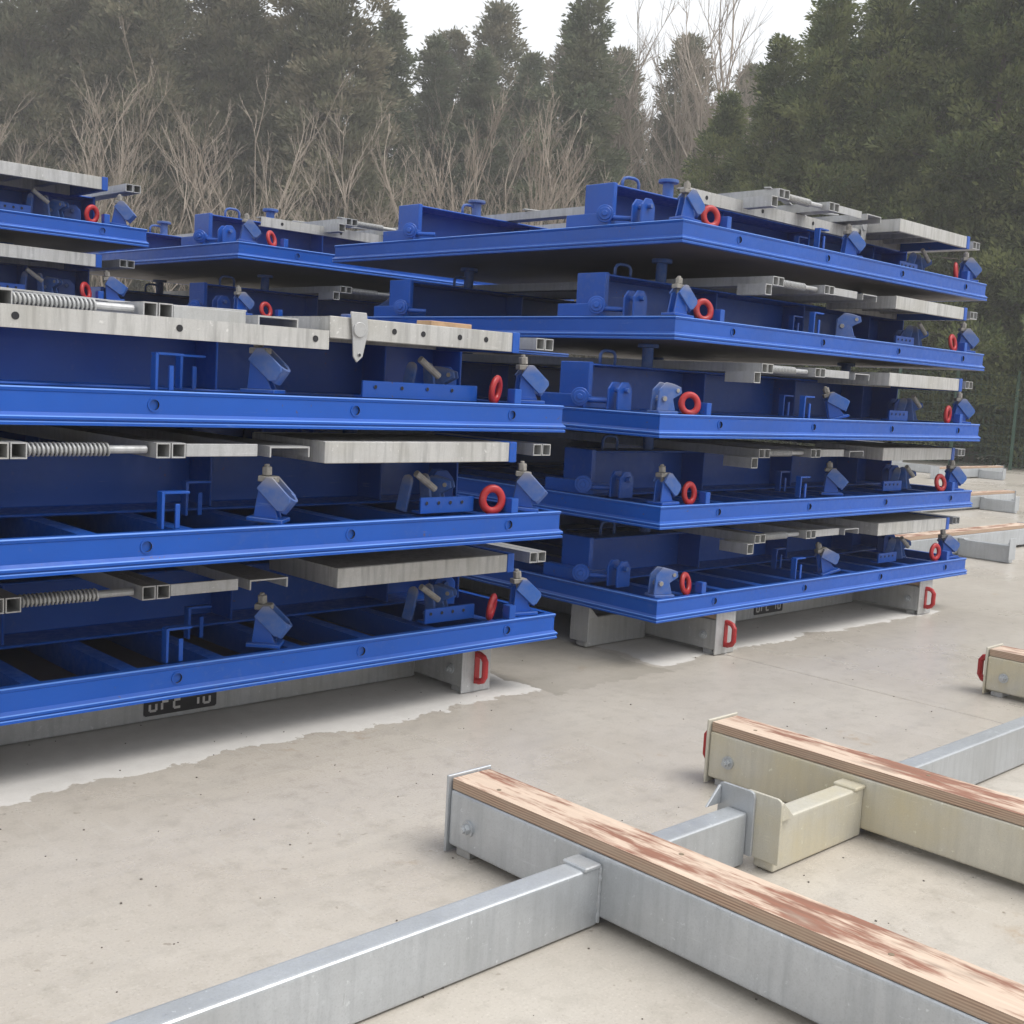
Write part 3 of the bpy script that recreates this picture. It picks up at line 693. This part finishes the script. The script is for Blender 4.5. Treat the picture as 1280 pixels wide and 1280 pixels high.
def cluster_tree(seed, h, rad, mat, ncl, cr, per, leaf, narrow=.8, base=.02, flat=.7, droop=.0, inner=.35, ragged=.3):
    """trunk with limbs that each carry a clump of foliage; gaps stay between the clumps"""
    rs = np.random.RandomState(seed); tr = MB()
    bx, by = rs.uniform(-.25, .25, 2)
    ctr = lambda t: np.array([bx*math.sin(t*2.2), by*math.sin(t*1.8), h*t])
    ts = np.linspace(0, 1, 9)
    tr.sweep([tuple(ctr(t)) for t in ts], [max(.012, .0125*h*(1-t)**.85+.008) for t in ts], 7)
    C = []; A = []
    lump = rs.uniform(1-ragged, 1+ragged*.6, 24)
    for i in range(ncl):
        t = base+(1-base)*((i+rs.rand())/ncl)**.92
        u = (t-base)/(1-base)
        az = i*2.39996+rs.uniform(-.7, .7)
        env = rad*((1-u)**narrow)*(.7+.3*min(1, u/.1))*lump[int(u*7.99)*3+int((az % 6.283)/2.0945)]
        r = env*(rs.uniform(.5, 1.05) if rs.rand() > inner else rs.uniform(.1, .6))
        o = np.array([math.cos(az), math.sin(az), 0.])
        p0 = ctr(max(0, t-.01)); e = ctr(t)+o*r+np.array([0, 0, (-droop*r)+rs.uniform(-.1, .15)])
        if r > .25: tr.cyl(p0, e, .011+.010*r, .006, n=3, caps=False)
        c_r = cr*rs.uniform(.6, 1.25)*(.45+.55*(1-u)**.5)
        m = int(per*(c_r/cr)**2)
        d = rs.normal(size=(m, 3)); d /= np.linalg.norm(d, axis=1, keepdims=True)
        rad_ = rs.uniform(.25, 1.0, m)**.5*c_r
        off = d*rad_[:, None]*np.array([1, 1, flat]); off[:, 2] = np.where(off[:, 2] < 0, off[:, 2]*.6, off[:, 2])
        # clumps are stretched outward along the limb
        off += np.outer(np.abs(rs.normal(size=m))*.35*c_r, o+np.array([0, 0, .25-droop]))
        ax = d*.55+o*.6+np.array([0, 0, .35-droop])+rs.normal(size=(m, 3))*.3; ax /= np.linalg.norm(ax, axis=1, keepdims=True)
        C.append(e+off); A.append(ax)
    C = np.concatenate(C); A = np.concatenate(A); n = len(C); Lf = rs.uniform(*leaf, n)
    return tr.mesh('trunk', ['bark']), quads_mesh('crown', C, A, rand_dirs(rs, n), Lf, Lf*rs.uniform(.13, .24, n), mat)
def sapling(seed, h, spread=.5, stems=3, ks=(8, 5, 3)):
    rs = random.Random(seed); s = MB()
    def grow(p, d, ln, r, lev):
        n = 5; pts = [p]; q = p.copy(); dd = d.copy()
        for i in range(n):
            dd = (dd+Vector((rs.uniform(-1, 1), rs.uniform(-1, 1), rs.uniform(-.2, .7)))*(.09 if lev == 0 else .16)).normalized()
            q = q+dd*(ln/n); pts.append(q.copy())
        s.sweep(pts, [max(.0038, r*(1-.75*i/n)) for i in range(n+1)], 5 if lev == 0 else 3, caps=False)
        if lev >= 3: return
        k = ks[lev]
        for i in range(k):
            t = rs.uniform(.3 if lev == 0 else .2, 1.0); a = pts[min(n-1, int(t*n))].lerp(pts[min(n, int(t*n)+1)], (t*n) % 1)
            az = rs.uniform(0, 6.28); sp = rs.uniform(.3, .75)
            nd = (d*1.0+Vector((math.cos(az)*sp, math.sin(az)*sp, rs.uniform(0, .35)))).normalized()
            grow(a, nd, ln*rs.uniform(.32, .55)*(1.15-t*.5), r*.46, lev+1)
    for k in range(stems):
        az = rs.uniform(0, 6.28); sp = rs.uniform(.05, spread)
        grow(Vector((rs.uniform(-.25, .25), rs.uniform(-.25, .25), 0)), Vector((math.cos(az)*sp, math.sin(az)*sp, 1)).normalized(), h*rs.uniform(.72, 1.0), .0068*h*rs.uniform(.7, 1), 0)
    return s.mesh('branches', ['twig'])
def pix(px, py_unused, dist):
    # a spot on the ground plan in the direction of picture column px, dist metres away along the view axis
    d = rt*((px-640)/1475.76)+fw; d.z = 0; d = d/ d.dot(Vector((math.cos(yaw), math.sin(yaw), 0)))
    return d.x*dist, d.y*dist
def plant(kind, meshes, x, y, rz, s, label, cat, group, sz=None):
    root = bpy.data.objects.new(kind, None); COL.objects.link(root)
    root.location = (x, y, -.06); root.rotation_euler = (0, 0, rz); root.scale = (s, s, sz or s)
    tag(root, label, cat, group)
    for nm, me in meshes: obj(nm, me, root)
    return root
NUM = ['first', 'second', 'third', 'fourth', 'fifth', 'sixth', 'seventh', 'eighth', 'ninth', 'tenth', 'eleventh', 'twelfth', 'thirteenth', 'fourteenth', 'fifteenth', 'sixteenth', 'seventeenth', 'eighteenth', 'nineteenth', 'twentieth', 'twenty-first', 'twenty-second', 'twenty-third', 'twenty-fourth', 'twenty-fifth', 'twenty-sixth', 'twenty-seventh', 'twenty-eighth', 'twenty-ninth', 'thirtieth']
pines = [cluster_tree(100+i, 17, 3.1, 'pine', 260, .70, 330, (.12, .27), narrow=.6, base=.10, flat=.6, droop=-.2, ragged=.5) for i in range(3)]
firs = [cluster_tree(120+i, 15, 3.6, 'fir', 330, .58, 270, (.11, .25), narrow=.85, base=.03, flat=.5, droop=.12, ragged=.4) for i in range(3)]
cyps = [cluster_tree(140+i, 11.5, 2.8, 'hedge', 250, .60, 460, (.08, .18), narrow=.85, base=.01, flat=.7, droop=.05, ragged=.55, inner=.2) for i in range(3)]
saps = [sapling(160+i, 6.5, .35, rnd.choice((2, 3, 4))) for i in range(7)]
tall = [sapling(180+i, 12.5, .14, 2, (11, 7, 5)) for i in range(3)]
def run(n, x0, x1, jit): return sorted(x0+(x1-x0)*(i+.5)/n+rnd.uniform(-jit, jit) for i in range(n))
# pine wood on the left
for i, px in enumerate(run(10, -120, 440, 14)):
    d = rnd.uniform(38, 42); x, y = pix(px, 0, d); k = rnd.randrange(3)
    plant('pine_tree', (('trunk', pines[k][0]), ('crown', pines[k][1])), x, y, rnd.uniform(0, 6.28), rnd.uniform(.78, 1.0), NUM[i]+' tall grey-green pine from the left in the wood behind the left stacks', 'tree', 'pines behind the left stacks')
for i, px in enumerate(run(15, -150, 930, 16)):
    d = rnd.uniform(47, 52); x, y = pix(px, 0, d); k = rnd.randrange(3)
    plant('pine_tree', (('trunk', pines[k][0]), ('crown', pines[k][1])), x, y, rnd.uniform(0, 6.28), rnd.uniform(.84, .96) if px > 430 else rnd.uniform(.85, 1.02), NUM[i]+' pine from the left in the farthest row of the wood', 'tree', 'pines in the farthest row')
for i, (px, d, s) in enumerate([(462, 42, .90), (520, 44, .88), (578, 42, .82), (634, 45, .88), (692, 38, .90), (752, 46, .84), (800, 48, .82)]):
    x, y = pix(px, 0, d); k = i % 3
    lab = 'broad dark fir with a pointed top reaching the top edge, centre' if px == 690 else ['leftmost', 'second from the left', 'third from the left', 'fourth from the left', '', 'second from the right', 'rightmost'][i]+' of the fir trees under the white sky'
    plant('fir_tree', (('trunk', firs[k][0]), ('crown', firs[k][1])), x, y, rnd.uniform(0, 6.28), s, lab, 'tree', 'firs in the centre')
# cypress hedge on the right, its top rising to the right
for i, (px, d, s) in enumerate([(880, 30.5, .74), (935, 29, .83), (1000, 28.2, .90), (1070, 27.4, .92), (1140, 27.0, .95), (1205, 26, .96), (1275, 25.4, 1.0), (1350, 25, 1.0)]):
    x, y = pix(px, 0, d); k = i % 3
    plant('cypress_tree', (('trunk', cyps[k][0]), ('crown', cyps[k][1])), x, y, rnd.uniform(0, 6.28), s, NUM[i]+' cypress from the left in the dense hedge behind the right stack', 'tree', 'cypresses of the hedge')
for i, px in enumerate(run(6, 960, 1330, 10)):
    x, y = pix(px, 0, rnd.uniform(31.5, 33)); k = (i+2) % 3
    plant('cypress_tree', (('trunk', cyps[k][0]), ('crown', cyps[k][1])), x, y, rnd.uniform(0, 6.28), rnd.uniform(1.0, 1.1), NUM[i]+' cypress from the left in the row behind the hedge', 'tree', 'cypresses behind the hedge')
# bare saplings
for i, px in enumerate(run(25, -60, 730, 12)):
    x, y = pix(px, 0, rnd.uniform(27, 34)); k = rnd.randrange(7)
    plant('bare_sapling', (('branches', saps[k]),), x, y, rnd.uniform(0, 6.28), rnd.uniform(.75, 1.15), NUM[i]+' leafless sapling from the left in the thicket before the wood', 'sapling', 'leafless saplings')
for i, (px, s) in enumerate([(490, .74), (540, .78), (590, .82), (640, .80), (668, .76), (722, .84), (748, .9), (775, .98), (798, .94), (815, 1.04), (838, 1.02), (862, .9)]):
    x, y = pix(px, 0, 43-i*.4); plant('bare_tree', (('branches', tall[i % 3]),), x, y, rnd.uniform(0, 6.28), s, NUM[i]+' tall bare deciduous tree from the left below the white sky', 'tree', 'bare trees below the white sky')
# brown undergrowth
rs = np.random.RandomState(5); n = 30000
px = rs.uniform(-140, 880, n); dd = rs.uniform(30, 44, n); den = np.sin(px*.021)+np.sin(px*.047+1)+1.2*np.sin(px*.009+2)
hh = (2.4+.75*den)*rs.beta(1.3, 1.2, n); hh = np.clip(hh, 0, 6)
base = np.array([pix(a, 0, b) for a, b in zip(px, dd)])
cen = np.column_stack([base, hh-.1]); ax = rs.normal(size=(n, 3))*.45+np.array([0, 0, 1]); ax /= np.linalg.norm(ax, axis=1, keepdims=True)
Lf = rs.uniform(.35, .95, n)
tag(obj('undergrowth', quads_mesh('undergrowth', cen, ax, rand_dirs(rs, n), Lf, rs.uniform(.010, .026, n), 'brush')), 'brown leafless undergrowth filling the edge of the wood', 'undergrowth', kind='stuff')

# green wire fence before the hedge
fa = Vector((*pix(1110, 0, 24.6), 0)); fb_ = Vector((*pix(1420, 0, 22.2), 0))
fe = bpy.data.objects.new('wire_fence', None); COL.objects.link(fe); fe.location = fa
tag(fe, 'dark green wire mesh fence in front of the hedge', 'fence')
dv = fb_-fa; ln = dv.length; fe.rotation_euler = (0, 0, math.atan2(dv.y, dv.x)); npst = 4
post = MB().box(-.03, -.03, -.05, .03, .03, 1.95).mesh('post', ['fence'], bevel=.004, seg=1)
s = MB()
for k in range(int(ln/.1)): s.box(k*.1, -.003, .05, k*.1+.006, .003, 1.85)
for k in range(10): s.box(0, -.004, .05+k*.2, ln, .004, .058+k*.2)
for k in range(npst+1): obj('post', post, fe, (ln*k/npst, 0, 0))
mp = obj('wire_mesh', s.mesh('wire_mesh', ['fence']), fe)

# grit and scraps on the concrete
rs = np.random.RandomState(11); s = MB()
for k in range(300):
    px_, d_ = rs.uniform(-100, 1400), rs.uniform(1.6, 7.5); x, y = pix(px_, 0, d_); r = rs.uniform(.0008, .0026)
    M = Matrix.Translation((x, y, r*.5)) @ Matrix.Rotation(rs.uniform(0, 6), 4, 'Z') @ Matrix.Diagonal((r, r*rs.uniform(.5, 1), r*.6, 1))
    s.box(-1, -1, -1, 1, 1, 1, M=M)
tag(obj('grit', s.mesh('grit', ['grit'])), 'fine grit scattered on the concrete', 'grit', kind='stuff')

# thin winter haze over the whole yard and wood
hz = MB().box(-62, -62, -1.2, 122, 122, 23).mesh('haze', [])
hm_ = bpy.data.materials.new('haze_air'); hm_.use_nodes = True; hn = hm_.node_tree; hn.nodes.clear()
ho = hn.nodes.new('ShaderNodeOutputMaterial'); hv = hn.nodes.new('ShaderNodeVolumePrincipled')
hv.inputs['Color'].default_value = (.93, .92, .91, 1); hv.inputs['Density'].default_value = .0033; hv.inputs['Anisotropy'].default_value = 0
hn.links.new(hv.outputs[0], ho.inputs['Volume']); hz.materials.append(hm_)
tag(obj('haze', hz), 'thin pale winter haze over the yard', 'haze', kind='stuff')
